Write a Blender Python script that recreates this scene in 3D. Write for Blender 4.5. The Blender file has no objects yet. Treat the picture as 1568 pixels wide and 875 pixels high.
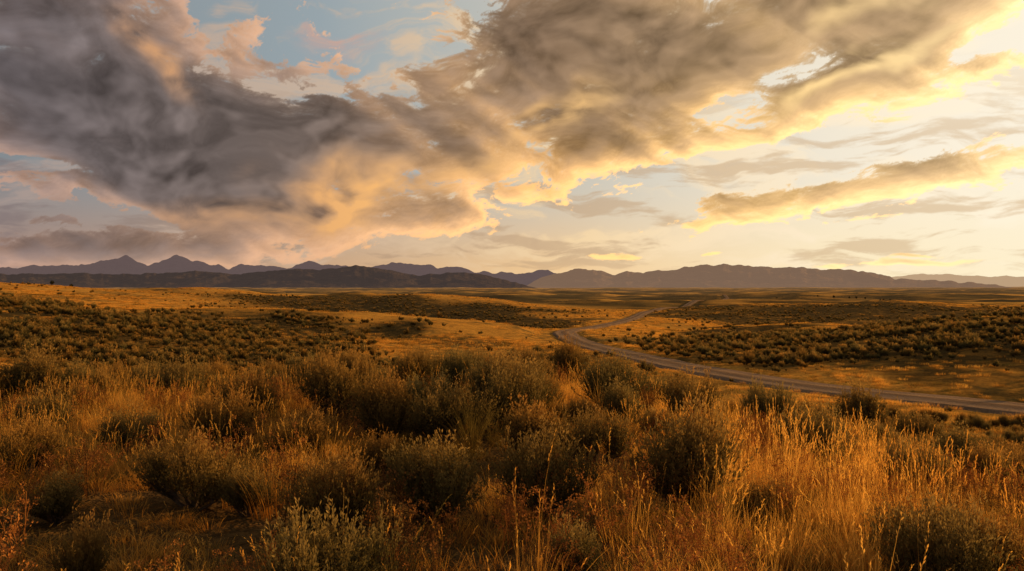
import bpy, math, random, time
import numpy as np
from mathutils import Vector
T0=time.time()
random.seed(7); rng=np.random.default_rng(11)
scene=bpy.context.scene
F=1230.0; CX=784.0; HY=435.0
GLOW_AZ=math.radians(52); SUN_AZ=math.radians(62); SUN_EL=math.radians(8.0)

# ------------------------------------------------------------ numpy noise
def _h(ix,iy,seed):
    n=(ix.astype(np.int64)*374761393+iy.astype(np.int64)*668265263+seed*1442695041)&0x7fffffff
    n=((n^(n>>13))*1274126177)&0x7fffffff
    return ((n^(n>>16))&0xffffff)/float(0xffffff)
def vnoise(x,y,seed=0):
    ix=np.floor(x);iy=np.floor(y);fx=x-ix;fy=y-iy
    fx=fx*fx*(3-2*fx);fy=fy*fy*(3-2*fy)
    a=_h(ix,iy,seed);b=_h(ix+1,iy,seed);c=_h(ix,iy+1,seed);d=_h(ix+1,iy+1,seed)
    return (a+(b-a)*fx)*(1-fy)+(c+(d-c)*fx)*fy-0.5
def fbm(x,y,seed=0,o=4):
    s=0;a=1.0
    for i in range(o):
        s=s+a*vnoise(x*2**i+17.3*i,y*2**i-9.1*i,seed+i);a*=0.5
    return s
_pr=np.random.default_rng(5);_PT=_pr.permutation(512).astype(np.int32);_PT=np.concatenate([_PT,_PT])
_GA=_pr.uniform(0,2*math.pi,512);_GX=np.cos(_GA).astype(np.float32);_GY=np.sin(_GA).astype(np.float32)
def perlin(x,y,seed=0):
    x=np.asarray(x,np.float32);y=np.asarray(y,np.float32)
    xf=np.floor(x);yf=np.floor(y);fx=x-xf;fy=y-yf
    ix=(xf.astype(np.int32)+seed*37)&511;iy=(yf.astype(np.int32)+seed*91)&511;ix1=(ix+1)&511;iy1=(iy+1)&511
    u=fx*fx*fx*(fx*(fx*6-15)+10);v=fy*fy*fy*(fy*(fy*6-15)+10)
    def g(i,j,dx,dy):
        h=_PT[_PT[i]+j];return _GX[h]*dx+_GY[h]*dy
    a=g(ix,iy,fx,fy);b=g(ix1,iy,fx-1,fy);c=g(ix,iy1,fx,fy-1);d=g(ix1,iy1,fx-1,fy-1)
    return 1.5*((a+(b-a)*u)*(1-v)+(c+(d-c)*u)*v)
def pf(x,y,seed,o,gain=.5,billow=False):
    s=0;a=1.0;t=0;c_,s_=math.cos(.6),math.sin(.6)
    for i in range(o):
        p=perlin(x,y,seed+i)
        s=s+a*((.45-np.abs(p)*2) if billow else p);t+=a;a*=gain
        x,y=(x*c_-y*s_)*2.03+3.1,(x*s_+y*c_)*2.03-1.7
    return s/t*1.6
def smooth(x,a,b):
    t_=np.clip((x-a)/(b-a),0,1);return t_*t_*(3-2*t_)

# ------------------------------------------------------------ terrain heights
Ys=[1,6,10,14,18,22,26,32,45,60,80,110,150,200,250,320,450,600,900,1500,3000,6000,40000]
cols={
 -150:[-1.7,-1.7,-1.9,-2.25,-2.7,-3.2,-3.8,-4.7,-6.4,-6.6,-6.4,-5.6,-4.4,-2.6,-0.9,0.8,2.4,-1,-9,-20,-26,-32,-60],
 0:  [-1.7,-1.7,-1.9,-2.25,-2.7,-3.2,-3.8,-4.8,-6.8,-7.6,-7.8,-6.3,-4.8,-2.9,-1.6,0.3,1.6,-2,-10,-20,-26,-32,-60],
 300:[-1.7,-1.7,-1.85,-2.15,-2.5,-3.0,-3.6,-4.8,-7.0,-8.8,-9.8,-8.2,-6.2,-4.8,-9.0,-9.5,-2.8,-2.2,-11,-20,-26,-32,-60],
 450:[-1.7,-1.7,-1.8,-2.1,-2.35,-2.8,-3.3,-4.6,-7.1,-9.2,-10.8,-10.0,-7.6,-6.2,-15,-16,-3.6,-7,-15,-21,-26,-32,-60],
 600:[-1.7,-1.7,-1.8,-2.0,-2.25,-2.6,-3.1,-4.4,-7.2,-9.4,-11.4,-11.6,-9.0,-7.8,-18.5,-20,-3.6,-9,-18,-22,-26,-32,-60],
 740:[-1.7,-1.7,-1.8,-2.0,-2.2,-2.5,-3.0,-4.4,-7.2,-9.6,-11.4,-12.4,-10.8,-9.6,-17.5,-19,-5.0,-11,-19,-22,-26,-32,-60],
 870:[-1.7,-1.7,-1.8,-2.0,-2.2,-2.5,-3.0,-4.5,-7.3,-9,-9.8,-10.5,-11,-11.5,-12.3,-13.4,-13.8,-15.5,-18,-22,-26,-32,-60],
 1000:[-1.7,-1.7,-1.85,-2.15,-2.5,-3.0,-3.7,-5.0,-7.4,-8.8,-9.3,-9.6,-11.2,-12.3,-13.0,-13.8,-14.3,-15,-20,-24,-27,-32,-60],
 1250:[-1.7,-1.8,-2.2,-2.8,-3.5,-4.3,-5.0,-6.3,-7.9,-8.5,-8.8,-8.7,-9.5,-10.2,-14,-18.5,-8.5,-14,-20,-15,-28,-32,-60],
 1568:[-1.7,-2.0,-2.7,-3.6,-4.5,-5.3,-6.0,-7.1,-8.3,-8.7,-7.6,-5.2,-5.8,-9.4,-14,-17,-10,-15,-17,-23,-27,-32,-60],
 1800:[-1.7,-2.0,-2.9,-3.9,-4.9,-5.7,-6.4,-7.4,-8.5,-7.6,-6.4,-3.8,-4.4,-8.0,-13,-16,-12,-15,-17,-22,-27,-32,-60],
}
cu=np.array([(k-CX)/F for k in cols]); CT=np.array([cols[k] for k in cols])
NU,NL=160,300
gu=np.linspace(-1,1,NU); gl=np.linspace(0,math.log(40000),NL)
tmp=np.array([np.interp(gl,np.log(Ys),CT[i]) for i in range(len(cu))])
G=np.array([np.interp(gu,cu,tmp[:,j]) for j in range(NL)]).T
def blur(A,ax,k):
    ker=np.exp(-0.5*(np.arange(-3*k,3*k+1)/k)**2);ker/=ker.sum()
    pad=[(0,0),(0,0)];pad[ax]=(3*k,3*k)
    return np.apply_along_axis(lambda v:np.convolve(v,ker,'valid'),ax,np.pad(A,pad,mode='edge'))
G=blur(blur(G,0,4),1,2)
Gm=G.mean(axis=0)
def base_h(x,y):
    x=np.asarray(x,float);y=np.asarray(y,float)
    r=np.hypot(x,y)+1e-6;a=np.arctan2(x,y);ac=np.clip(a,-0.75,0.75)
    u=np.tan(ac);Y=np.maximum(r*np.cos(ac),1.0)
    fi=(u+1)/2*(NU-1);fj=np.clip(np.log(Y)/gl[-1]*(NL-1),0,NL-1.001)
    i=np.clip(fi.astype(int),0,NU-2);j=fj.astype(int);fi=fi-i;fj=fj-j
    z=(G[i,j]*(1-fi)+G[i+1,j]*fi)*(1-fj)+(G[i,j+1]*(1-fi)+G[i+1,j+1]*fi)*fj
    zm=Gm[j]*(1-fj)+Gm[j+1]*fj
    w=np.clip((np.abs(a)-0.9)/1.6,0,1);w=w*w*(3-2*w)
    z=z*(1-w)+zm*w
    def band(lo,hi): return np.clip((r-lo)/(hi-lo),0,1)
    # the valley the road follows is smoother than the hills beside it
    val=1-.9*np.exp(-((u-.085)/.085)**2)*smooth(Y,110,150)*(1-smooth(Y,480,700))
    z=z+fbm(x/1.6,y/1.6,3,3)*0.10*(1-band(40,120))
    z=z+fbm(x/9,y/9,5,3)*0.22*band(4,20)*val
    z=z+fbm(x/45,y/38,9,3)*3.0*band(60,160)*val
    z=z+fbm(x/170,y/110,12,3)*10.0*band(400,1000)
    z=z+fbm(x/800,y/380,15,3)*22.0*band(1200,3000)
    return z
def slope_shade(x,y):
    """painted shade: darkens the ground on slopes that face away from the evening sun"""
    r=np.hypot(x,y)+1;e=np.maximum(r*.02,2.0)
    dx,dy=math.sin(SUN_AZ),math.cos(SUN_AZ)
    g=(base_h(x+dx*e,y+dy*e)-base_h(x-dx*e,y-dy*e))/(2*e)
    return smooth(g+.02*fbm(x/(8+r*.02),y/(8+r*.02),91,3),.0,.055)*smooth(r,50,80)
# road path
rp=np.array([(84,-30),(74,-8),(62,15),(48,36),(35.5,55),(26.5,68),(21.8,84),(18.7,105),(15.8,135),(13.0,165),(12.5,190),(15.5,215),(23.5,245),(36,285),(49,330),(60,380),(78,450),(112,560),(165,700),(230,900),(330,1200),(420,1600),(640,2300)],float)
def catmull(P,n):
    out=[]
    Q=np.vstack([2*P[0]-P[1],P,2*P[-1]-P[-2]])
    for i in range(1,len(Q)-2):
        p0,p1,p2,p3=Q[i-1:i+3]
        m=max(4,int(np.linalg.norm(p2-p1)/n))
        for t in np.arange(m)/m:
            out.append(0.5*((2*p1)+(-p0+p2)*t+(2*p0-5*p1+4*p2-p3)*t*t+(-p0+3*p1-3*p2+p3)*t**3))
    out.append(P[-1]);return np.array(out)
RP=catmull(rp,1.6)
RZ=base_h(RP[:,0],RP[:,1])
k=12;ker=np.ones(2*k+1)/(2*k+1);RZ=np.convolve(np.pad(RZ,(k,k),mode='edge'),ker,'valid')
RW=3.0
def road_d(x,y):
    x=np.asarray(x,float).ravel();y=np.asarray(y,float).ravel()
    D=np.full(x.shape,1e9);Z=np.zeros(x.shape)
    r=np.hypot(x,y)
    m=np.where((x>0)&(y>-60)&(r<2600)&(x<700))[0]
    for s in range(0,len(m),20000):
        idx=m[s:s+20000]
        dx=x[idx,None]-RP[None,:,0];dy=y[idx,None]-RP[None,:,1]
        d2=dx*dx+dy*dy;j=d2.argmin(1)
        D[idx]=np.sqrt(d2[np.arange(len(idx)),j]);Z[idx]=RZ[j]
    return D,Z
def height(x,y,want_d=False):
    x=np.asarray(x,float);y=np.asarray(y,float);sh=x.shape
    z=base_h(x,y).ravel();D,Z=road_d(x,y)
    r=np.hypot(x,y).ravel()
    wid=RW+0.4+r*0.006
    w=1-np.clip((D-wid)/7.0,0,1);w=w*w*(3-2*w)
    core=1-np.clip((D-RW+0.1)/0.8,0,1)
    z=z*(1-w)+(Z-0.02)*w-0.16*core-0.0006*r*(D<wid)
    z=z.reshape(sh)
    return (z,D.reshape(sh)) if want_d else z
def hit(px,py):
    u=(px-CX)/F;s=(py-HY)/F
    Y=np.exp(np.linspace(math.log(2.5),math.log(1500),1500))
    z=base_h(u*Y,Y)
    k=np.argmax(z>-s*Y) if np.any(z>-s*Y) else 0
    return u*Y[k],Y[k]
def scrub_shade(x,y):  # sage cover on the side slopes, plus painted shade on hill face and hollows
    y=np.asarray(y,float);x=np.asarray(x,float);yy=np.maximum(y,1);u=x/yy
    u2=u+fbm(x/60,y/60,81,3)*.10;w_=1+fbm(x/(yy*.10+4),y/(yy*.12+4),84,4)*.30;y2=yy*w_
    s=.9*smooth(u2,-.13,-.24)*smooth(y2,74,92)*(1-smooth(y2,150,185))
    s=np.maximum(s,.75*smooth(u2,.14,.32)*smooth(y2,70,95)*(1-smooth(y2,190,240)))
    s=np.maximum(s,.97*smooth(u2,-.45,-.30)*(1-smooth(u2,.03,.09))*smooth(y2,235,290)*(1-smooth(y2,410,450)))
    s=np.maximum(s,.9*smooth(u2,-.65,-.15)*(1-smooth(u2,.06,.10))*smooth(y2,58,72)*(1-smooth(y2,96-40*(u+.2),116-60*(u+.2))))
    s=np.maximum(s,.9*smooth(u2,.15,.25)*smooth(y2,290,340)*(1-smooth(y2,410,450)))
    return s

# ------------------------------------------------------------ node helper
class N:
    def __init__(s,nt): s.nt=nt
    def node(s,t,**k):
        n=s.nt.nodes.new(t)
        for a,b in k.items(): setattr(n,a,b)
        return n
    def put(s,sock,v):
        if isinstance(v,bpy.types.NodeSocket): s.nt.links.new(v,sock)
        elif isinstance(v,(tuple,list)) and len(v)==3 and sock.type=='RGBA': sock.default_value=(*v,1)
        else: sock.default_value=v
    def m(s,op,a,b=0.0,c=None,clamp=False):
        n=s.node('ShaderNodeMath',operation=op,use_clamp=clamp)
        s.put(n.inputs[0],a);s.put(n.inputs[1],b)
        if c is not None:s.put(n.inputs[2],c)
        return n.outputs[0]
    def v(s,op,a,b=None,scale=None):
        n=s.node('ShaderNodeVectorMath',operation=op)
        s.put(n.inputs[0],a)
        if b is not None:s.put(n.inputs[1],b)
        if scale is not None:s.put(n.inputs[3],scale)
        return n.outputs[1] if op in('LENGTH','DOT_PRODUCT','DISTANCE') else n.outputs[0]
    def mr(s,x,a,b,c=0.0,d=1.0,t='SMOOTHSTEP'):
        n=s.node('ShaderNodeMapRange',interpolation_type=t)
        for i,q in enumerate((x,a,b,c,d)): s.put(n.inputs[i],q)
        return n.outputs[0]
    def noise(s,vec,scale,detail=4,rough=0.5,dist=0.0,col=False,dim='3D'):
        n=s.node('ShaderNodeTexNoise',noise_dimensions=dim)
        s.put(n.inputs['Vector'],vec);n.inputs['Scale'].default_value=scale
        n.inputs['Detail'].default_value=detail;n.inputs['Roughness'].default_value=rough
        n.inputs['Distortion'].default_value=dist
        return n.outputs['Color'] if col else n.outputs['Fac']
    def mix(s,f,a,b,bt='MIX'):
        n=s.node('ShaderNodeMix',data_type='RGBA',blend_type=bt)
        s.put(n.inputs[0],f);s.put(n.inputs[6],a);s.put(n.inputs[7],b)
        return n.outputs[2]
    def ramp(s,f,stops):
        n=s.node('ShaderNodeValToRGB');e=n.color_ramp.elements
        while len(e)<len(stops): e.new(0.5)
        for i,(p,c) in enumerate(stops): e[i].position=p;e[i].color=(*c,1)
        s.put(n.inputs[0],f);return n.outputs[0]
    def sep(s,v):
        n=s.node('ShaderNodeSeparateXYZ');s.put(n.inputs[0],v);return n.outputs
    def comb(s,x,y,z=0.0):
        n=s.node('ShaderNodeCombineXYZ')
        for i,q in enumerate((x,y,z)): s.put(n.inputs[i],q)
        return n.outputs[0]
def mat(name):
    m=bpy.data.materials.new(name);m.use_nodes=True;m.node_tree.nodes.clear();return m,N(m.node_tree)
def out(n,sh):
    o=n.node('ShaderNodeOutputMaterial');n.nt.links.new(sh,o.inputs[0])
def mkmesh(name,V,Fq,mats,smooth=False,midx=None):
    V=np.asarray(V,np.float32);me=bpy.data.meshes.new(name)
    tot=[np.asarray(f,np.int32) for f in Fq if len(f)]
    loops=np.concatenate([f.ravel() for f in tot]);cnt=np.concatenate([np.full(len(f),f.shape[1],np.int32) for f in tot])
    st=np.concatenate([[0],np.cumsum(cnt)[:-1]]).astype(np.int32)
    me.vertices.add(len(V));me.vertices.foreach_set("co",V.ravel())
    me.loops.add(len(loops));me.loops.foreach_set("vertex_index",loops)
    me.polygons.add(len(cnt));me.polygons.foreach_set("loop_start",st);me.polygons.foreach_set("loop_total",cnt)
    if midx is not None: me.polygons.foreach_set("material_index",np.asarray(midx,np.int32))
    me.update(calc_edges=True)
    me.polygons.foreach_set("use_smooth",np.full(len(cnt),smooth))
    for m in mats: me.materials.append(m)
    return me
def grid_faces(nr,nc,wrap=False):
    i=np.arange(nr-1)[:,None];j=np.arange(nc if wrap else nc-1)[None,:];j2=(j+1)%nc
    return np.stack([i*nc+j,i*nc+j2,(i+1)*nc+j2,(i+1)*nc+j],-1).reshape(-1,4)
def link(name,me):
    o=bpy.data.objects.new(name,me);scene.collection.objects.link(o);return o

# ------------------------------------------------------------ world (clear evening sky)
CT_=[(0,(.22,.25,.27)),(.35,(.31,.37,.40)),(.65,(.60,.57,.49)),(.9,(.97,.87,.70)),(1,(1.0,.92,.76))]
CLW=[(0,(.40,.25,.19)),(.35,(.60,.37,.21)),(.62,(.88,.58,.29)),(.85,(1.0,.82,.52)),(1,(1.0,.90,.66))]
world=bpy.data.worlds.new("World");scene.world=world;world.use_nodes=True
nt=world.node_tree;nt.nodes.clear();n=N(nt)
d=n.v('NORMALIZE',n.node('ShaderNodeTexCoord').outputs['Generated']);sx,sy,sz=n.sep(d)
hyp=n.m('MAXIMUM',n.m('SQRT',n.m('ADD',n.m('MULTIPLY',sx,sx),n.m('MULTIPLY',sy,sy))),0.001)
cosd=n.m('DIVIDE',n.m('ADD',n.m('MULTIPLY',sx,math.sin(GLOW_AZ)),n.m('MULTIPLY',sy,math.cos(GLOW_AZ))),hyp)
s=n.mr(cosd,0.10,1.0,t='LINEAR')
c=n.mix(n.mr(sz,0.0,0.15),n.ramp(s,CLW),n.ramp(s,CT_))
c=n.mix(n.mr(sz,.15,.45,0,.8),c,(.165,.145,.135))
c=n.mix(n.mr(sz,-0.01,-0.06),c,(.05,.035,.02))
c=n.v('SCALE',c,scale=8.0)
sky=n.node('ShaderNodeTexSky',sky_type='NISHITA');sky.sun_disc=False
sky.sun_elevation=SUN_EL;sky.sun_rotation=SUN_AZ
c=n.v('ADD',n.v('SCALE',sky.outputs[0],scale=0.05),c)
bg=n.node('ShaderNodeBackground');n.put(bg.inputs[0],c);bg.inputs[1].default_value=0.1
wo=n.node('ShaderNodeOutputWorld');nt.links.new(bg.outputs[0],wo.inputs[0])
world.cycles.sampling_method='MANUAL';world.cycles.sample_map_resolution=128

# ------------------------------------------------------------ sky dome section carrying the cloud deck
A1=np.linspace(math.radians(-72),math.radians(46),2200).astype(np.float32)
E1=np.linspace(math.radians(-1.5),math.radians(34),680).astype(np.float32)
A,E=np.meshgrid(A1,E1);dA=float(A1[1]-A1[0]);dE=float(E1[1]-E1[0])
def ae(px,py):
    a=math.atan((px-CX)/F);return a,math.atan((HY-py)/math.hypot(F,px-CX))
def blob(a,e,cx,cy,rx,ry,ang,amp):
    a0,e0=ae(cx,cy);k=math.cos(a0);rx=rx/F*k;ry=ry/F*k;t=math.radians(ang)
    x=(a-a0);y=(e-e0);xr=(x*math.cos(t)+y*math.sin(t))/rx;yr=(-x*math.sin(t)+y*math.cos(t))/ry
    return amp*(1-smooth(np.sqrt(xr*xr+yr*yr),0,1))
CL=[(100,180,560,260,-8,1.3),(400,260,500,165,2,1.15),(720,150,520,205,14,1.2),(1010,65,500,165,18,1.2),(1400,-5,540,150,14,1.3),
 (200,20,330,140,0,.8),(900,10,260,90,5,.7),(1240,20,300,80,10,.6),(1165,300,200,36,4,1.3),(1440,262,240,46,6,1.35),(130,385,520,46,0,.9),(880,298,150,26,0,.8),(960,240,240,48,12,.65),
 (1265,391,50,10,0,1.1),(1385,392,130,8,0,1.1),(960,379,90,9,0,.9),(90,347,70,11,0,1.0),(1280,130,340,50,22,1.05),(560,335,280,56,2,.8),(1420,380,40,5,0,1.0),(1100,383,30,5,0,.9),(1440,135,260,56,12,.95),(1150,215,200,30,12,.75),
 (1510,215,160,16,6,.55),(1010,332,150,12,0,.6),(1330,330,160,9,2,.5),
 (590,58,95,48,-25,-1.7),(440,124,70,20,0,-.9),(390,-5,70,36,0,-1.0),(10,245,170,22,-8,-.9),(0,75,110,36,-20,-.5),(1065,112,60,24,20,-.4),
 (1500,185,170,18,14,-.7),(190,338,150,15,-6,-.9),(1240,246,240,22,12,-.5)]
wa=pf(A*7,E*10,1,4,.42)*.030;we=pf(A*7+40,E*10+9,7,4,.42)*.018
Va=A+wa;Ve=E+we
M=0
for b in CL: M=M+blob(Va,Ve,*b)
M=M+.6*smooth(E,.34,.5)
den=np.maximum(E,0)+.16;qx=np.sin(A)/den;qy=np.cos(A)/den;t=math.radians(-24)
al=(qx*math.sin(t)+qy*math.cos(t))*.5;ac=qx*math.cos(t)-qy*math.sin(t)
qw=pf(al*1.2+7,ac*1.2,90,3,.45)*.22
f1=pf(al*1.6+qw,ac*1.6-qw,20,9,.64)
f2=pf(A*13+wa*20,E*26+we*30,30,7,.66,True)
hz_=smooth(E,.0,.10)
Nz=f1*1.25+f2*.62
D=(M-.46+Nz*(.45+.55*hz_)).astype(np.float32)
def gb(Z,k_,ax_=(0,1)):
    for ax in ax_:
        for _ in range(2):
            cs=np.cumsum(np.concatenate([np.repeat(np.take(Z,[0],ax),k_+1,ax),Z,np.repeat(np.take(Z,[-1],ax),k_,ax)],ax),axis=ax,dtype=np.float64)
            nZ=Z.shape[ax];hi=np.take(cs,range(2*k_+1,2*k_+1+nZ),ax);lo=np.take(cs,range(0,nZ),ax)
            Z=((hi-lo)/(2*k_+1)).astype(np.float32)
    return Z
def shiftto(Z,da,de):
    i=int(round(da/dA));j=int(round(de/dE))
    R=np.roll(np.roll(Z,-i,1),-j,0)
    if i>0:R[:,-i:]=Z[:,-1:]
    if j<0:R[:-j,:]=Z[:1,:]
    return R
rho=np.clip(D,0,1.1)
r1=gb(rho,1);r2=gb(rho,5)
tau=rho*1.7
for k_,(R,wt) in enumerate([(r1,1.2),(r1,1.),(r1,.9),(r2,.8),(r2,.9),(r2,1.),(r2,1.1),(r2,1.1),(r2,1.1)]):
    L=[.004,.010,.018,.027,.037,.049,.063,.080,.10][k_];tau=tau+shiftto(R,L*.84,-L*.54)*wt
light=np.exp(-tau*.40)
T=np.exp(-np.clip(D+.06,0,9)*8.0)
cosd=np.cos(A-GLOW_AZ);s=np.clip((cosd-.10)/.9,0,1)
def ramp(x,stops):
    p=[q[0] for q in stops];return np.stack([np.interp(x,p,[q[1][i] for q in stops]) for i in range(3)],-1).astype(np.float32)
hE=smooth(np.sin(E),0,.15)[...,None]
clear=ramp(s,CLW)*(1-hE)+ramp(s,CT_)*hE
veil=pf(A*5+wa*20,E*22+we*40,60,7,.62)
veilc=ramp(s,[(0,(.42,.32,.28)),(.4,(.66,.47,.32)),(.65,(.95,.70,.40)),(1,(1.05,.96,.78))])
vk=(smooth(veil,-.2,.45)*.8)[...,None];clear=clear*(1-vk)+veilc*vk
vd=(smooth(pf(A*6+5,E*40+wa*20,70,6,.60),.02,.45)*.65*(1-smooth(E,.14,.28)))[...,None]
clear=clear*(1-vd)+ramp(s,[(0,(.21,.165,.165)),(.5,(.48,.32,.20)),(1,(.72,.51,.29))])*vd
amb=ramp(s,[(0,(.140,.120,.125)),(.35,(.185,.142,.122)),(.6,(.255,.168,.108)),(.85,(.36,.235,.128)),(1,(.44,.30,.17))])
tx=pf(A*7+wa*15,E*15+we*20,80,8,.62)
rel=gb(D,2);rel=np.clip(rel,-.2,1.8);rel=rel-shiftto(rel,.020,-.013)
amb=amb*(1+.36*tx-.20*(np.clip(D,0,1.2)-.4)+np.clip(rel*.7,-.28,.40))[...,None]
sunc=ramp(s,[(0,(.36,.18,.09)),(.35,(.60,.29,.11)),(.6,(1.05,.53,.13)),(.8,(1.0,.60,.19)),(1,(.85,.60,.28))])
lk=np.clip(light*1.45,0,1.1)[...,None]
cl=amb+sunc*lk
GL=[(530,300,130,90,0,.9),(250,95,150,50,-35,.75),(330,335,260,40,0,.5),(480,355,60,30,0,.4),(680,255,160,44,15,.5),(860,180,140,40,25,.75),(1290,105,230,24,22,1.0),(1320,10,120,30,20,.5)]
g=0
for b in GL:g=g+blob(A+wa*1.6,E+we*1.6,*b)
gk=(np.clip(g*(.65+1.0*tx+.9*rel),0,1))[...,None]
glowc=ramp(s,[(0,(.54,.29,.17)),(.3,(.76,.39,.16)),(.5,(1.03,.55,.18)),(.8,(1.03,.69,.29)),(1,(1.0,.75,.4))])
cl=cl*(1-gk)+glowc*gk
T=T[...,None];C=clear*T+cl*(1-T)
pk=(blob(Va,Ve,500,26,120,50,-20,.9)*smooth(tx,-.1,.35))[...,None];C=C*(1-pk)+np.array([.62,.36,.28])*pk
hk=(.5*(1-smooth(E,0,.04)))[...,None];C=C*(1-hk)+ramp(s,CLW)*hk
C=np.clip(C,.01,1.12)
R_=60000.
X=R_*np.cos(E)*np.sin(A);Y=R_*np.cos(E)*np.cos(A);Z=R_*np.sin(E)
msky,n=mat("sky_clouds");at=n.node('ShaderNodeAttribute',attribute_name="sky_col")
em=n.node('ShaderNodeEmission');n.put(em.inputs[0],at.outputs['Color']);out(n,em.outputs[0])
msky.cycles.emission_sampling='NONE'
me=mkmesh("sky",np.stack([X,Y,Z],-1).reshape(-1,3),[grid_faces(len(E1),len(A1))],[msky],True)
ca=me.attributes.new("sky_col",'FLOAT_COLOR','POINT')
ca.data.foreach_set("color",np.concatenate([C,np.ones(C.shape[:2]+(1,))],-1).astype(np.float32).ravel())
link("sky",me)
del X,Y,Z,C,cl,amb,clear,veilc,sunc
print("SKY t",time.time()-T0)

# ------------------------------------------------------------ sun & camera
sl=bpy.data.lights.new("sun","SUN");sl.energy=5.0;sl.angle=math.radians(0.6);sl.color=(1.0,0.58,0.20)
so=bpy.data.objects.new("sun",sl);scene.collection.objects.link(so)
sd=Vector((math.sin(SUN_AZ)*math.cos(SUN_EL),math.cos(SUN_AZ)*math.cos(SUN_EL),math.sin(SUN_EL)))
so.rotation_euler=sd.to_track_quat('Z','Y').to_euler();so.location=(60,40,40)
cd=bpy.data.cameras.new("camera");cam=bpy.data.objects.new("camera",cd);scene.collection.objects.link(cam)
cd.lens=36*F/1568;cd.clip_end=150000;cd.clip_start=0.1
cam.location=(0,0,0);cam.rotation_euler=(math.radians(90),0,0);scene.camera=cam
scene.view_settings.view_transform='Standard';scene.view_settings.look='None';scene.view_settings.exposure=0

# ------------------------------------------------------------ materials
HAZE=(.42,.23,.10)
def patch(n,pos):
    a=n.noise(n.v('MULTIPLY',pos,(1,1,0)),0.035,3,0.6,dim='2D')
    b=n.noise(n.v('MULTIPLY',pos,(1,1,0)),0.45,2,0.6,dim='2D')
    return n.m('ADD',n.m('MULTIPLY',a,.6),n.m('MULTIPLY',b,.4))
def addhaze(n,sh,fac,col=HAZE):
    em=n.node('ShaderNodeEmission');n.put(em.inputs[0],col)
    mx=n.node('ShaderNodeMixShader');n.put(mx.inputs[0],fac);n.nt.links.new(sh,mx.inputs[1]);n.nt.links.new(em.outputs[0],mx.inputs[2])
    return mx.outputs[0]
mg,n=mat("prairie_ground")
mg.cycles.emission_sampling='NONE'
pos=n.node('ShaderNodeNewGeometry').outputs['Position']
r=n.v('LENGTH',pos)
pfn=patch(n,pos)
big=n.noise(n.v('MULTIPLY',pos,(.45,1.6,0)),0.004,5,0.62)
gold=n.ramp(n.mr(pfn,.36,.64,t='LINEAR'),[(0,(.88,.46,.085)),(.5,(.74,.37,.07)),(.75,(.46,.26,.06)),(1,(.22,.15,.05))])
fargold=n.ramp(n.mr(big,.38,.62,t='LINEAR'),[(0,(.90,.48,.09)),(.35,(.70,.37,.08)),(.55,(.22,.15,.05)),(1,(.06,.055,.028))])
c=n.mix(n.mr(r,260,700),gold,fargold)
fine=n.noise(pos,3.0,4,.7)
c=n.mix(1.0,c,n.ramp(fine,[(.25,(.5,.46,.42)),(.7,(1.15,1.1,1.05))]),'MULTIPLY')
soil=n.ramp(n.noise(pos,9,4,.7),[(.3,(.06,.035,.015)),(.7,(.22,.12,.04))])
c=n.mix(n.mr(r,60,22),c,soil)
at=n.node('ShaderNodeAttribute',attribute_name="scrub_shade").outputs['Fac']
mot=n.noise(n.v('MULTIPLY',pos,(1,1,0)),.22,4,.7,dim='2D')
c=n.mix(n.m('MULTIPLY',at,n.mr(mot,.36,.50,.65,1.0),clamp=True),c,n.ramp(fine,[(.3,(.026,.024,.011)),(.7,(.085,.062,.025))]))  # dark tone stands for sage cover and for cloud and slope shade
b1=n.node('ShaderNodeBump');b1.inputs['Strength'].default_value=1.0;b1.inputs['Distance'].default_value=.30
n.put(b1.inputs['Height'],fine)
df=n.node('ShaderNodeBsdfDiffuse');n.put(df.inputs[0],c);n.put(df.inputs['Normal'],b1.outputs[0])
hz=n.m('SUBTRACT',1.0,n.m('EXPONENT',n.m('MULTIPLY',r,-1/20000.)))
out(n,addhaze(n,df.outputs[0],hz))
def grassmat(name,stops,trans=.5):
    m,n=mat(name)
    pos=n.node('ShaderNodeNewGeometry').outputs['Position']
    rnd=n.node('ShaderNodeObjectInfo').outputs['Random']
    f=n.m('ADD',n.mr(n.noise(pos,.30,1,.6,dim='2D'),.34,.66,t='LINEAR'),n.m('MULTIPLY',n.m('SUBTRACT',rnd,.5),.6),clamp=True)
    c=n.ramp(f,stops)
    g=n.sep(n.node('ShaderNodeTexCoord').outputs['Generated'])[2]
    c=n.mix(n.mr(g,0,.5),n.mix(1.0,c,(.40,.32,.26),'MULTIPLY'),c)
    a=n.node('ShaderNodeBsdfDiffuse');n.put(a.inputs[0],c)
    t=n.node('ShaderNodeBsdfTranslucent');n.put(t.inputs[0],c)
    mx=n.node('ShaderNodeMixShader');mx.inputs[0].default_value=trans
    n.nt.links.new(a.outputs[0],mx.inputs[1]);n.nt.links.new(t.outputs[0],mx.inputs[2])
    out(n,mx.outputs[0]);return m
m_grass=grassmat("dry_grass",[(0,(.95,.52,.10)),(.5,(.90,.43,.07)),(.8,(.54,.26,.05)),(1,(.20,.14,.035))])
m_green=grassmat("green_grass",[(0,(.28,.21,.05)),(.5,(.18,.16,.04)),(1,(.08,.09,.03))])
m_weed=grassmat("weed_seed",[(0,(.50,.20,.05)),(.5,(.34,.13,.035)),(1,(.18,.085,.028))],.2)
ms,n=mat("sage_leaf")
tcn=n.node('ShaderNodeTexCoord')
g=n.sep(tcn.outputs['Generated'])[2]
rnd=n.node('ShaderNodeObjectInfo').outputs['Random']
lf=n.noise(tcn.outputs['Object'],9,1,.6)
c=n.ramp(n.m('ADD',n.m('MULTIPLY',g,.75),n.m('MULTIPLY',lf,.3)),[(.15,(.040,.038,.017)),(.5,(.15,.125,.045)),(.75,(.38,.27,.085)),(1.0,(.70,.44,.12))])
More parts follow.
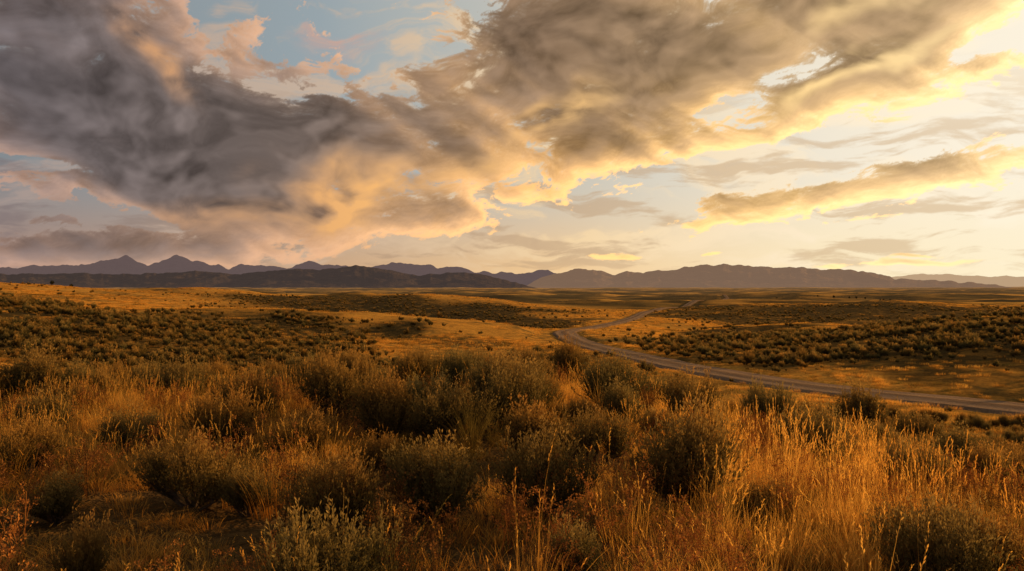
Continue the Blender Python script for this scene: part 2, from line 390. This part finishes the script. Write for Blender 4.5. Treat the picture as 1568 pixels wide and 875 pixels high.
c=n.mix(n.m('MULTIPLY',rnd,.7),c,n.mix(1.0,c,(1.4,.95,.6),'MULTIPLY'))
a=n.node('ShaderNodeBsdfDiffuse');n.put(a.inputs[0],c)
t=n.node('ShaderNodeBsdfTranslucent');n.put(t.inputs[0],c)
mx=n.node('ShaderNodeMixShader');mx.inputs[0].default_value=.35
n.nt.links.new(a.outputs[0],mx.inputs[1]);n.nt.links.new(t.outputs[0],mx.inputs[2]);out(n,mx.outputs[0])
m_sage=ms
mw,n=mat("sage_wood");a=n.node('ShaderNodeBsdfDiffuse')
n.put(a.inputs[0],n.ramp(n.noise(n.node('ShaderNodeTexCoord').outputs['Object'],30,2,.6),[(.3,(.05,.035,.025)),(.7,(.15,.10,.065))]));out(n,a.outputs[0])
mr_,n=mat("dirt_road")
pos=n.node('ShaderNodeNewGeometry').outputs['Position']
uv=n.sep(n.node('ShaderNodeUVMap').outputs[0])
x=uv[0]
tr=n.m('MULTIPLY',n.m('COSINE',n.m('MULTIPLY',n.m('SUBTRACT',x,.5),math.pi*4)),-0.5)
c=n.ramp(n.m('ADD',n.m('MULTIPLY',n.noise(n.comb(n.m('MULTIPLY',x,9),n.m('MULTIPLY',uv[1],.12),0),1.0,5,.7),.8),n.m('MULTIPLY',tr,.22)),[(.2,(.22,.14,.085)),(.6,(.46,.30,.185))])
c=n.mix(1.0,c,n.ramp(n.noise(pos,6,5,.75),[(.3,(.65,.65,.65)),(.7,(1.2,1.2,1.2))]),'MULTIPLY')
b=n.node('ShaderNodeBump');b.inputs['Strength'].default_value=.9;b.inputs['Distance'].default_value=.12;n.put(b.inputs['Height'],n.m('ADD',n.noise(pos,5,5,.75),n.m('MULTIPLY',tr,-.4)))
a=n.node('ShaderNodeBsdfDiffuse');n.put(a.inputs[0],c);n.put(a.inputs['Normal'],b.outputs[0]);out(n,a.outputs[0])
m_road=mr_

# terrain mesh (one sheet, all directions)
front=np.linspace(-0.72,0.72,760);side=np.linspace(0.72,2*math.pi-0.72,90)[1:-1]
ang=np.concatenate([front,side])
rr=np.exp(np.linspace(math.log(0.8),math.log(42000),820));rr=np.concatenate([[0.05],rr])
AA,RR=np.meshgrid(ang,rr);X=RR*np.sin(AA);Y=RR*np.cos(AA)
Z=height(X,Y)
me=mkmesh("prairie_ground",np.stack([X,Y,Z],-1).reshape(-1,3),[grid_faces(len(rr),len(ang),True)[:, ::-1]],[mg],True)
SC=np.where(Y>20,np.maximum(scrub_shade(X,Y),.9*slope_shade(X,Y)),0).astype(np.float32)  # sage cover and painted slope shade share one ground mask
at=me.attributes.new("scrub_shade",'FLOAT','POINT');at.data.foreach_set("value",SC.ravel())
link("prairie_ground",me)
# road mesh
T=np.gradient(RP,axis=0);T/=np.linalg.norm(T,axis=1)[:,None];Nn=np.stack([T[:,1],-T[:,0]],-1)
nc=15;tt=np.linspace(-1,1,nc)
edge=fbm(np.arange(len(RP))*0.35,np.zeros(len(RP)),77,3)*.45
V=[];uvs=[]
Ln=np.concatenate([[0],np.cumsum(np.linalg.norm(np.diff(RP,axis=0),axis=1))])
for i in range(len(RP)):
    for t_ in tt:
        w=RW+ (edge[i] if t_>0 else edge[(i+50)%len(RP)])
        crown=0.06*(1-t_*t_)-0.035*math.cos(t_*math.pi*2)*(-1 if abs(t_)<.9 else 0)-(0.25 if abs(t_)>.99 else 0)
        V.append((RP[i,0]+Nn[i,0]*w*t_,RP[i,1]+Nn[i,1]*w*t_,RZ[i]+crown));uvs.append((t_/2+.5,Ln[i]))
me=mkmesh("dirt_road",V,[grid_faces(len(RP),nc)],[m_road],True)
ul=me.uv_layers.new(name="UVMap");li=np.zeros(len(me.loops),np.int32);me.loops.foreach_get("vertex_index",li)
ul.data.foreach_set("uv",np.array(uvs,np.float32)[li].ravel())
link("dirt_road",me)

# ------------------------------------------------------------ plant prototypes
def blades(nb,rad,h0,h1,w,lean,seg=4,wind=(.10,-.03)):
    a=rng.uniform(0,2*math.pi,nb);rd=rad*np.sqrt(rng.uniform(0,1,nb));bx=rd*np.cos(a);by=rd*np.sin(a)
    h=rng.uniform(h0,h1,nb)*(1-.25*rd/rad)
    da=a+rng.normal(0,.7,nb);L=rng.uniform(.2,1,nb)*lean*h
    dx=np.cos(da)*L+wind[0]*h;dy=np.sin(da)*L+wind[1]*h
    fa=rng.uniform(0,math.pi,nb);wx=np.cos(fa);wy=np.sin(fa)
    ts=np.linspace(0,1,seg+1);V=[];
    for t_ in ts:
        cx=bx+dx*t_**1.8;cy=by+dy*t_**1.8;cz=h*(t_-.12*t_**3)-0.03
        ww=w*(1-.85*t_)*rng.uniform(.7,1.2,nb)
        V.append(np.stack([cx-wx*ww/2,cy-wy*ww/2,cz],-1));V.append(np.stack([cx+wx*ww/2,cy+wy*ww/2,cz],-1))
    V=np.stack(V,1)
    b=(np.arange(nb)*2*(seg+1))[:,None]
    F_=np.concatenate([np.stack([b[:,0]+2*s_,b[:,0]+2*s_+1,b[:,0]+2*s_+3,b[:,0]+2*s_+2],-1) for s_ in range(seg)])
    tips=np.stack([bx+dx,by+dy,h*.88-.03],-1);dirs=np.stack([dx*1.8,dy*1.8,h*.64],-1)
    return V.reshape(-1,3),F_,tips,dirs
def quads(C,D,l,w):
    m_=len(C);D=D/np.linalg.norm(D,axis=1)[:,None]
    R=rng.normal(0,1,(m_,3));S=np.cross(D,R);S/=np.linalg.norm(S,axis=1)[:,None]
    l=np.broadcast_to(l,(m_,))[:,None];w=np.broadcast_to(w,(m_,))[:,None]
    V=np.stack([C,C+D*l*.55+S*w,C+D*l,C+D*l*.55-S*w],1).reshape(-1,3)
    return V,np.arange(m_*4).reshape(-1,4)
def join(parts):
    V=[];Fa=[];mi=[];o=0
    for v,f,m_ in parts: V.append(v);Fa.append(f+o);mi.append(np.full(len(f),m_));o+=len(v)
    return np.concatenate(V),np.concatenate(Fa),np.concatenate(mi)
def tuft(name,nb,rad,h0,h1,w,lean,mat_,heads=0,seg=4):
    v,f,t_,d_=blades(nb,rad,h0,h1,w,lean,seg);P=[(v,f,0)]
    if heads:
        v2,f2,t2,d2=blades(heads,rad*.8,h1*1.05,h1*1.6,w*.8,lean*.45)
        P.append((v2,f2,0));k_=8
        u=np.tile(np.linspace(-.16,.03,k_),heads)[:,None];C=np.repeat(t2,k_,0)+np.repeat(d2,k_,0)*u
        q=quads(C,np.repeat(d2,k_,0)/np.linalg.norm(np.repeat(d2,k_,0),axis=1)[:,None]+rng.normal(0,.25,(len(C),3)),.022,.0028)
        P.append((q[0],q[1],0))
    V,F2,mi=join(P);return bpy.data.objects.new(name,mkmesh(name,V,[F2],[mat_],False))
def tube(p0,p1,r0,r1,k=4):
    d_=p1-p0;d_=d_/np.linalg.norm(d_);u=np.cross(d_,[.3,.5,.81]);u/=np.linalg.norm(u);v=np.cross(d_,u)
    an=np.arange(k)*2*math.pi/k;c=np.cos(an)[:,None]*u+np.sin(an)[:,None]*v
    V=np.concatenate([p0+c*r0,p1+c*r1]);i=np.arange(k);j=(i+1)%k
    return V,np.stack([i,j,j+k,i+k],-1)
def sage(name,nshoot,nleaf,ls,R=.5,H=.62,seed=0,wood=True,flower=.3):
    P=[];r_=np.random.default_rng(seed)
    nm=11 if nshoot>150 else 6
    mains=[];ex=r_.uniform(.75,1.3)
    for i in range(nm):
        a=i*2.4+r_.uniform(-.6,.6);t_=r_.uniform(.2,1.15)
        mains.append(np.array([math.cos(a)*R*.70*t_*ex,math.sin(a)*R*.66*t_/ex,H*r_.uniform(.30,.72)*(1.15-.4*t_)]))
    if wood:
        for mm in mains:
            mid=mm*.5+r_.normal(0,.03,3);P.append((*tube(np.zeros(3)-[0,0,.05],mid,.022,.013),1));P.append((*tube(mid,mm,.013,.007),1))
    lump=r_.uniform(.5,1.2,nm)
    C=[];Dn=[];Ls=[]
    for s_ in range(nshoot):
        k_=r_.integers(nm);mm=mains[k_]
        a=r_.uniform(0,2*math.pi);el=r_.uniform(.15,1.45)
        dirv=np.array([math.cos(a)*math.cos(el),math.sin(a)*math.cos(el),math.sin(el)])
        tip=mm*.85+dirv*np.array([R*.32,R*.32,H*.44])*lump[k_]*r_.uniform(.6,1.15)
        tip[2]=max(tip[2],.06)
        st=mm*r_.uniform(.3,.9);up=np.array([0,0,1.])
        ax=(tip-st);ln=np.linalg.norm(ax)
        ax2=ax/ln*.6+up*.6
        if wood and s_%2==0:P.append((*tube(st,tip,.004,.0015,3),1))
        fl=r_.uniform()<flower
        ext=r_.uniform(.12,.28) if fl else .06
        if wood and fl:P.append((*tube(tip,tip+ax2*ext,.0018,.0008,3),0))
        for j in range(nleaf):
            t_=r_.uniform(.25,1)
            if r_.uniform()<.5: p=tip+ax2*ext*r_.uniform(0,1)
            else: p=st+ax*t_
            C.append(p+r_.normal(0,.008,3));Dn.append(ax2+r_.normal(0,.45,3));Ls.append(r_.uniform(.6,1.2))
    C=np.array(C);Dn=np.array(Dn);Ls=np.array(Ls)
    q=quads(C,Dn,ls*Ls,ls*.17*Ls);P.append((q[0],q[1],0))
    V,F2,mi=join(P);return mkmesh(name,V,[F2],[m_sage,mw],False,mi)
def collection(name,objs):
    c=bpy.data.collections.new(name)
    for o in objs:c.objects.link(o)
    return c
def scatter(name,coll,P,rot,scl,idx):
    me=bpy.data.meshes.new(name);me.vertices.add(len(P));me.vertices.foreach_set("co",np.asarray(P,np.float32).ravel())
    for nm,ty,arr,key in (("rot",'FLOAT_VECTOR',rot,"vector"),("scl",'FLOAT_VECTOR',scl,"vector"),("idx",'INT',idx,"value")):
        at=me.attributes.new(nm,ty,'POINT');at.data.foreach_set(key,np.asarray(arr,np.int32 if ty=='INT' else np.float32).ravel())
    o=link(name,me);md=o.modifiers.new("instances",'NODES')
    ng=bpy.data.node_groups.new(name,'GeometryNodeTree')
    ng.interface.new_socket("Geometry",in_out='INPUT',socket_type='NodeSocketGeometry');ng.interface.new_socket("Geometry",in_out='OUTPUT',socket_type='NodeSocketGeometry')
    gi=ng.nodes.new('NodeGroupInput');go=ng.nodes.new('NodeGroupOutput');ip=ng.nodes.new('GeometryNodeInstanceOnPoints');ci=ng.nodes.new('GeometryNodeCollectionInfo')
    ci.inputs[0].default_value=coll;ci.inputs[1].default_value=True;ci.inputs[2].default_value=True
    def na(nm,dt):
        a=ng.nodes.new('GeometryNodeInputNamedAttribute');a.data_type=dt;a.inputs[0].default_value=nm;return a.outputs[0]
    L=ng.links.new;L(gi.outputs[0],ip.inputs['Points']);L(ci.outputs[0],ip.inputs['Instance']);ip.inputs['Pick Instance'].default_value=True
    L(na("idx",'INT'),ip.inputs['Instance Index']);L(na("rot",'FLOAT_VECTOR'),ip.inputs['Rotation']);L(na("scl",'FLOAT_VECTOR'),ip.inputs['Scale'])
    L(ip.outputs[0],go.inputs[0]);md.node_group=ng;print(name,len(P));return o
def pts(nn,y0,y1,um=.74):
    Y_=np.sqrt(rng.uniform(y0*y0,y1*y1,nn));u=rng.uniform(-um,um,nn);return u*Y_,Y_
def do_scatter(name,coll,ncl,x,y,s0,s1,keep=None,tilt=.12,rclear=RW+.1,hs=None,pw=1.0):
    z,D=height(x,y,True);m_=D>rclear+fbm(x/1.5,y/1.5,50,2)*1.0
    if keep is not None:m_&=keep
    x,y,z=x[m_],y[m_],z[m_];q=len(x)
    rot=np.stack([rng.normal(0,tilt,q),rng.normal(0,tilt,q),rng.uniform(0,6.283,q)],-1)
    s_=s0+(s1-s0)*rng.uniform(0,1,q)**pw
    hz_=s_ if hs is None else s_*hs[m_]
    return scatter(name,coll,np.stack([x,y,z],-1),rot,np.stack([s_,s_,hz_],-1),rng.integers(0,ncl,q))

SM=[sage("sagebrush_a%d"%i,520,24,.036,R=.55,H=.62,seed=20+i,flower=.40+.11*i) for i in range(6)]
hero=[(95,800,170),(300,775,240),(400,655,140),(520,640,150),(190,700,150),(685,790,220),(805,705,190),(700,675,140),(1060,785,250),(1045,650,120),(1160,665,130),(1250,725,170),(1310,665,130),(490,945,230),(890,590,85),(1455,890,240),(770,590,75),(590,606,90),(45,620,110),(275,625,110),(1480,730,130),(120,635,110),(640,650,110),(950,630,100),(880,900,170),(1180,810,150),(400,790,140),(20,730,150),(1400,770,150),(580,730,130),(120,900,170),(920,710,130),(60,670,110),(450,700,120),(330,690,110),(1390,690,110)]
HB=[]
for i,(px,py,w) in enumerate(hero):
    px+=random.uniform(-18,18);w*=random.uniform(.85,1.2)
    hx,hy=hit(px,py);sc=w/F*hy/1.12;HB.append((hx,hy,sc*.40))
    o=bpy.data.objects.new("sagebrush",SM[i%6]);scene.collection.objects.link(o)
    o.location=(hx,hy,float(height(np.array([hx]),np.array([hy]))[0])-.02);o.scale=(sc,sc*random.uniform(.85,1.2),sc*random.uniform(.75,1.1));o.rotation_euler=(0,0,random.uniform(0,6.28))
HB=np.array(HB)
cS=collection("sage_near",[bpy.data.objects.new("s%d"%i,SM[i]) for i in range(6)])
x,y=pts(2700,4.5,48)
kp=rng.uniform(size=len(x))<np.clip(.42+fbm(x/3.5,y/3.5,61,2)*1.7,.03,1)
do_scatter("sagebrush_patch",cS,6,x,y,.28,1.2,kp,.08,pw=1.5)
# near grass
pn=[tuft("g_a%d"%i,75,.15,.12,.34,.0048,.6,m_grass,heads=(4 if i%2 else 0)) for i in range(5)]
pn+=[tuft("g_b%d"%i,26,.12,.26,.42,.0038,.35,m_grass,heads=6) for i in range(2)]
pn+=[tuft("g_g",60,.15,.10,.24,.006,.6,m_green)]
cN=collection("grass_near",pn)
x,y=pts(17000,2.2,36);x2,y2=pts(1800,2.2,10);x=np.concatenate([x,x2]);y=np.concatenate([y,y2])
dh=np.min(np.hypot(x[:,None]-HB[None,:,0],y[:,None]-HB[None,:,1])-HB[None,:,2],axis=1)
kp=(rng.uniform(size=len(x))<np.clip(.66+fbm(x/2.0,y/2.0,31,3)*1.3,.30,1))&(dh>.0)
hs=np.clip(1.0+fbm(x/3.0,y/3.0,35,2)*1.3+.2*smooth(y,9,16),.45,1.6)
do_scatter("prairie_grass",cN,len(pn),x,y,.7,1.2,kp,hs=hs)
# a few tall wispy clumps close by
pt_=[tuft("g_t%d"%i,55,.10,.35,.70,.0042,.55,m_grass,heads=5,seg=6) for i in range(3)]
cTl=collection("grass_tall",pt_)
x,y=pts(330,2.8,15)
kp=rng.uniform(size=len(x))<np.clip(.4+fbm(x/2.4,y/2.4,37,2)*2.0,.05,1)
do_scatter("prairie_grass",cTl,3,x,y,.7,1.15,kp,.08)
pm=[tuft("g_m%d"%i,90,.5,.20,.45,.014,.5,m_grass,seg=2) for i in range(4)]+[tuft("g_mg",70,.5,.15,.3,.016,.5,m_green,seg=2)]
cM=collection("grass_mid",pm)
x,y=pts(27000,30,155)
kp=rng.uniform(size=len(x))<np.clip(.65+fbm(x/9,y/9,32,3)*1.2,.1,1)*(1-.8*scrub_shade(x,y))*(1-.8*slope_shade(x,y))
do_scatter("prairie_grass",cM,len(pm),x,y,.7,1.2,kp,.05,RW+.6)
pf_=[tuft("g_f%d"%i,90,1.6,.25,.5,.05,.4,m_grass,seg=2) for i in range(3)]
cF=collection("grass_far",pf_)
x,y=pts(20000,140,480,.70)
kp=rng.uniform(size=len(x))<np.clip(.6+fbm(x/30,y/30,33,3)*1.2,.05,1)*(1-.97*scrub_shade(x,y))*(1-.97*slope_shade(x,y))
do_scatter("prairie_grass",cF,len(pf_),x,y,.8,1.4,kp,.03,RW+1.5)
def weed(name,sd_):
    r_=np.random.default_rng(sd_);P=[]
    for i in range(7):
        a=r_.uniform(0,6.28);h=r_.uniform(.28,.5);b=np.array([r_.normal(0,.04),r_.normal(0,.04),-.02]);tp=b+np.array([math.cos(a)*.12,math.sin(a)*.12,h])
        P.append((*tube(b,tp,.0025,.0015,3),0))
        for k_ in range(5):
            t_=r_.uniform(.5,1);p=b+(tp-b)*t_;q=p+np.array([r_.normal(0,.04),r_.normal(0,.04),.05]);P.append((*tube(p,q,.0015,.001,3),0))
            C=q+r_.normal(0,.012,(12,3));v,f=quads(C,r_.normal(0,1,(12,3))+[0,0,.8],.016,.005);P.append((v,f,0))
    V,F2,mi=join(P);return bpy.data.objects.new(name,mkmesh(name,V,[F2],[m_weed],False))
cW=collection("weeds",[weed("w%d"%i,i) for i in range(3)])
x,y=pts(1400,2.6,18)
kp=rng.uniform(size=len(x))<np.clip(.1+fbm(x/1.8,y/1.8,41,2)*1.3+.4*(x/y>.12)*(y<11),0,1)
do_scatter("seeding_weeds",cW,3,x,y,.7,1.15,kp)

SL=[bpy.data.objects.new("sl%d"%i,sage("sage_lod%d"%i,120,8,.12,R=.55,H=.6,seed=70+i,wood=False)) for i in range(4)]
cL=collection("sage_mid",SL)
x,y=pts(36000,42,430)
nz=fbm(x/18,y/14,63,3);sc_=np.maximum(scrub_shade(x,y),.3*slope_shade(x,y))
dens=np.clip(.03+sc_*(.60+nz*1.8)+.08*(nz>.25),0,1)*np.where(y<200,1,.6)
kp=rng.uniform(size=len(x))<dens
do_scatter("sagebrush_field",cL,4,x,y,.35,2.0,kp,.05,RW+1,pw=1.8)
x,y=pts(15000,62,170);nz=fbm(x/18,y/14,63,3);sc_=scrub_shade(x,y)
kp=rng.uniform(size=len(x))<np.clip(sc_*(.75+nz*1.8),0,1)
do_scatter("sagebrush_field",cL,4,x,y,.35,1.8,kp,.05,RW+1,pw=1.8)
# distant trees
mt,n=mat("tree_foliage");a=n.node('ShaderNodeBsdfDiffuse');n.put(a.inputs[0],n.ramp(n.noise(n.node('ShaderNodeTexCoord').outputs['Object'],1.2,4,.6),[(.3,(.03,.035,.018)),(.7,(.08,.075,.035))]));out(n,a.outputs[0])
def tree(name,sd_):
    r_=np.random.default_rng(sd_);P=[(*tube(np.zeros(3),np.array([0,0,3.]),.25,.1,6),0)]
    C=r_.normal(0,1,(500,3));C/=np.linalg.norm(C,axis=1)[:,None];C=C*r_.uniform(.4,1,(500,1))*[2.4,2.4,2.6]+[0,0,4.2];C+=fbm(C[:,0]*.6,C[:,2]*.6,sd_,2)[:,None]*1.5
    v,f=quads(C,r_.normal(0,1,(500,3)),.9,.3);P.append((v,f,0))
    V,F2,mi=join(P);return bpy.data.objects.new(name,mkmesh(name,V,[F2],[mt],False))
cT=collection("trees",[tree("t%d"%i,i) for i in range(3)])
tx=[];ty=[]
for (px,Yd,cnt,spr) in [(1330,1000,9,50),(1215,1050,5,40),(80,430,1,1),(108,480,1,1)]:
    u=(px-CX)/F
    for _ in range(cnt):
        yy=Yd+rng.normal(0,spr*.08);tx.append(u*Yd+rng.normal(0,spr*.5));ty.append(yy)
tx=np.array(tx);ty=np.array(ty);q=len(tx);tz=height(tx,ty)
s_=np.where(ty<600,.45,rng.uniform(.35,.6,q))
scatter("distant_trees",cT,np.stack([tx,ty,tz],-1),np.stack([np.zeros(q),np.zeros(q),rng.uniform(0,6,q)],-1),np.stack([s_]*3,-1),rng.integers(0,3,q))

# ------------------------------------------------------------ mountains
def mountains(name,ctrl,R0,depth,base,alb,haze,hcol,rough,seed,ex=1.0):
    px=np.array([c[0] for c in ctrl],float);py=np.array([c[1] for c in ctrl],float)
    P_=np.linspace(px[0],px[-1],900);a=np.arctan((P_-CX)/F)
    H=(HY-np.interp(P_,px,py))/F*R0*ex
    na,nr_=len(a),60;t_=np.linspace(-1,1,nr_)
    Rg=R0/np.cos(a)[None,:]*(1)+t_[:,None]*depth
    X=Rg*np.sin(a)[None,:];Yy=Rg*np.cos(a)[None,:]
    prof=np.clip(1-np.abs(t_),0,1)**.9
    rd=1-2*np.abs(fbm(X/(depth*.35),Yy/(depth*.35),seed,5))
    zb=-base
    Hn=H+ (fbm(P_/14,P_*0+seed,seed+3,4)*rough/F*R0)
    Zz=zb+(Hn[None,:]-zb)*prof[:,None]*(1-(1-rd)*.75*(1-prof[:,None]**3))
    e_=np.minimum(smooth(P_,px[0],px[0]+40),1-smooth(P_,px[-1]-40,px[-1]))
    Zz=zb*1.0+(Zz-zb)*e_[None,:]-2
    V=np.stack([X,Yy,Zz],-1).reshape(-1,3)
    m_,n=mat(name+"_rock");m_.cycles.emission_sampling='NONE';pos=n.node('ShaderNodeNewGeometry').outputs['Position']
    c=n.ramp(n.noise(n.v('MULTIPLY',pos,(1,1,2)),12.0/depth,5,.65),[(.35,tuple(q*.5 for q in alb)),(.65,alb)])
    a_=n.node('ShaderNodeBsdfDiffuse');n.put(a_.inputs[0],c)
    b=n.node('ShaderNodeBump');b.inputs['Strength'].default_value=1.0;b.inputs['Distance'].default_value=depth*.05
    n.put(b.inputs['Height'],n.noise(pos,14./depth,6,.65));n.put(a_.inputs['Normal'],b.outputs[0])
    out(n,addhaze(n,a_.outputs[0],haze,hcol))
    link(name,mkmesh(name,V,[grid_faces(nr_,na)[:, ::-1]],[m_],True))
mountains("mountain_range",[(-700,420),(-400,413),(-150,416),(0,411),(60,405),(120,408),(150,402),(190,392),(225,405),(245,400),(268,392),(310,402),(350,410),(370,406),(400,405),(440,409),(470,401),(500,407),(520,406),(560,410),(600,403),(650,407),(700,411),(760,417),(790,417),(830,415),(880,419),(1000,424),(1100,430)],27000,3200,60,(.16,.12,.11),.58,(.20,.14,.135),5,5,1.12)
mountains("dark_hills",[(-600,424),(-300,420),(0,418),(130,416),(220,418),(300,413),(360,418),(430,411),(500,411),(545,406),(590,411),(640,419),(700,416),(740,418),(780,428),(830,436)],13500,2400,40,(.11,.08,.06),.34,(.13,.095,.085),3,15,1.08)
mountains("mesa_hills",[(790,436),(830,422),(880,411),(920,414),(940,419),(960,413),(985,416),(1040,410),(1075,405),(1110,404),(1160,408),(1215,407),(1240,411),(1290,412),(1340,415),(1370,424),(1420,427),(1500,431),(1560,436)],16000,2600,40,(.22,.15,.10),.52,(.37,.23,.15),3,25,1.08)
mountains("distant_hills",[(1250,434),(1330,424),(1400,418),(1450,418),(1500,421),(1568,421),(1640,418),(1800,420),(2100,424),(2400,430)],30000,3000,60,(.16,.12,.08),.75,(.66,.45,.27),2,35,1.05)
print("TOTAL t",time.time()-T0)
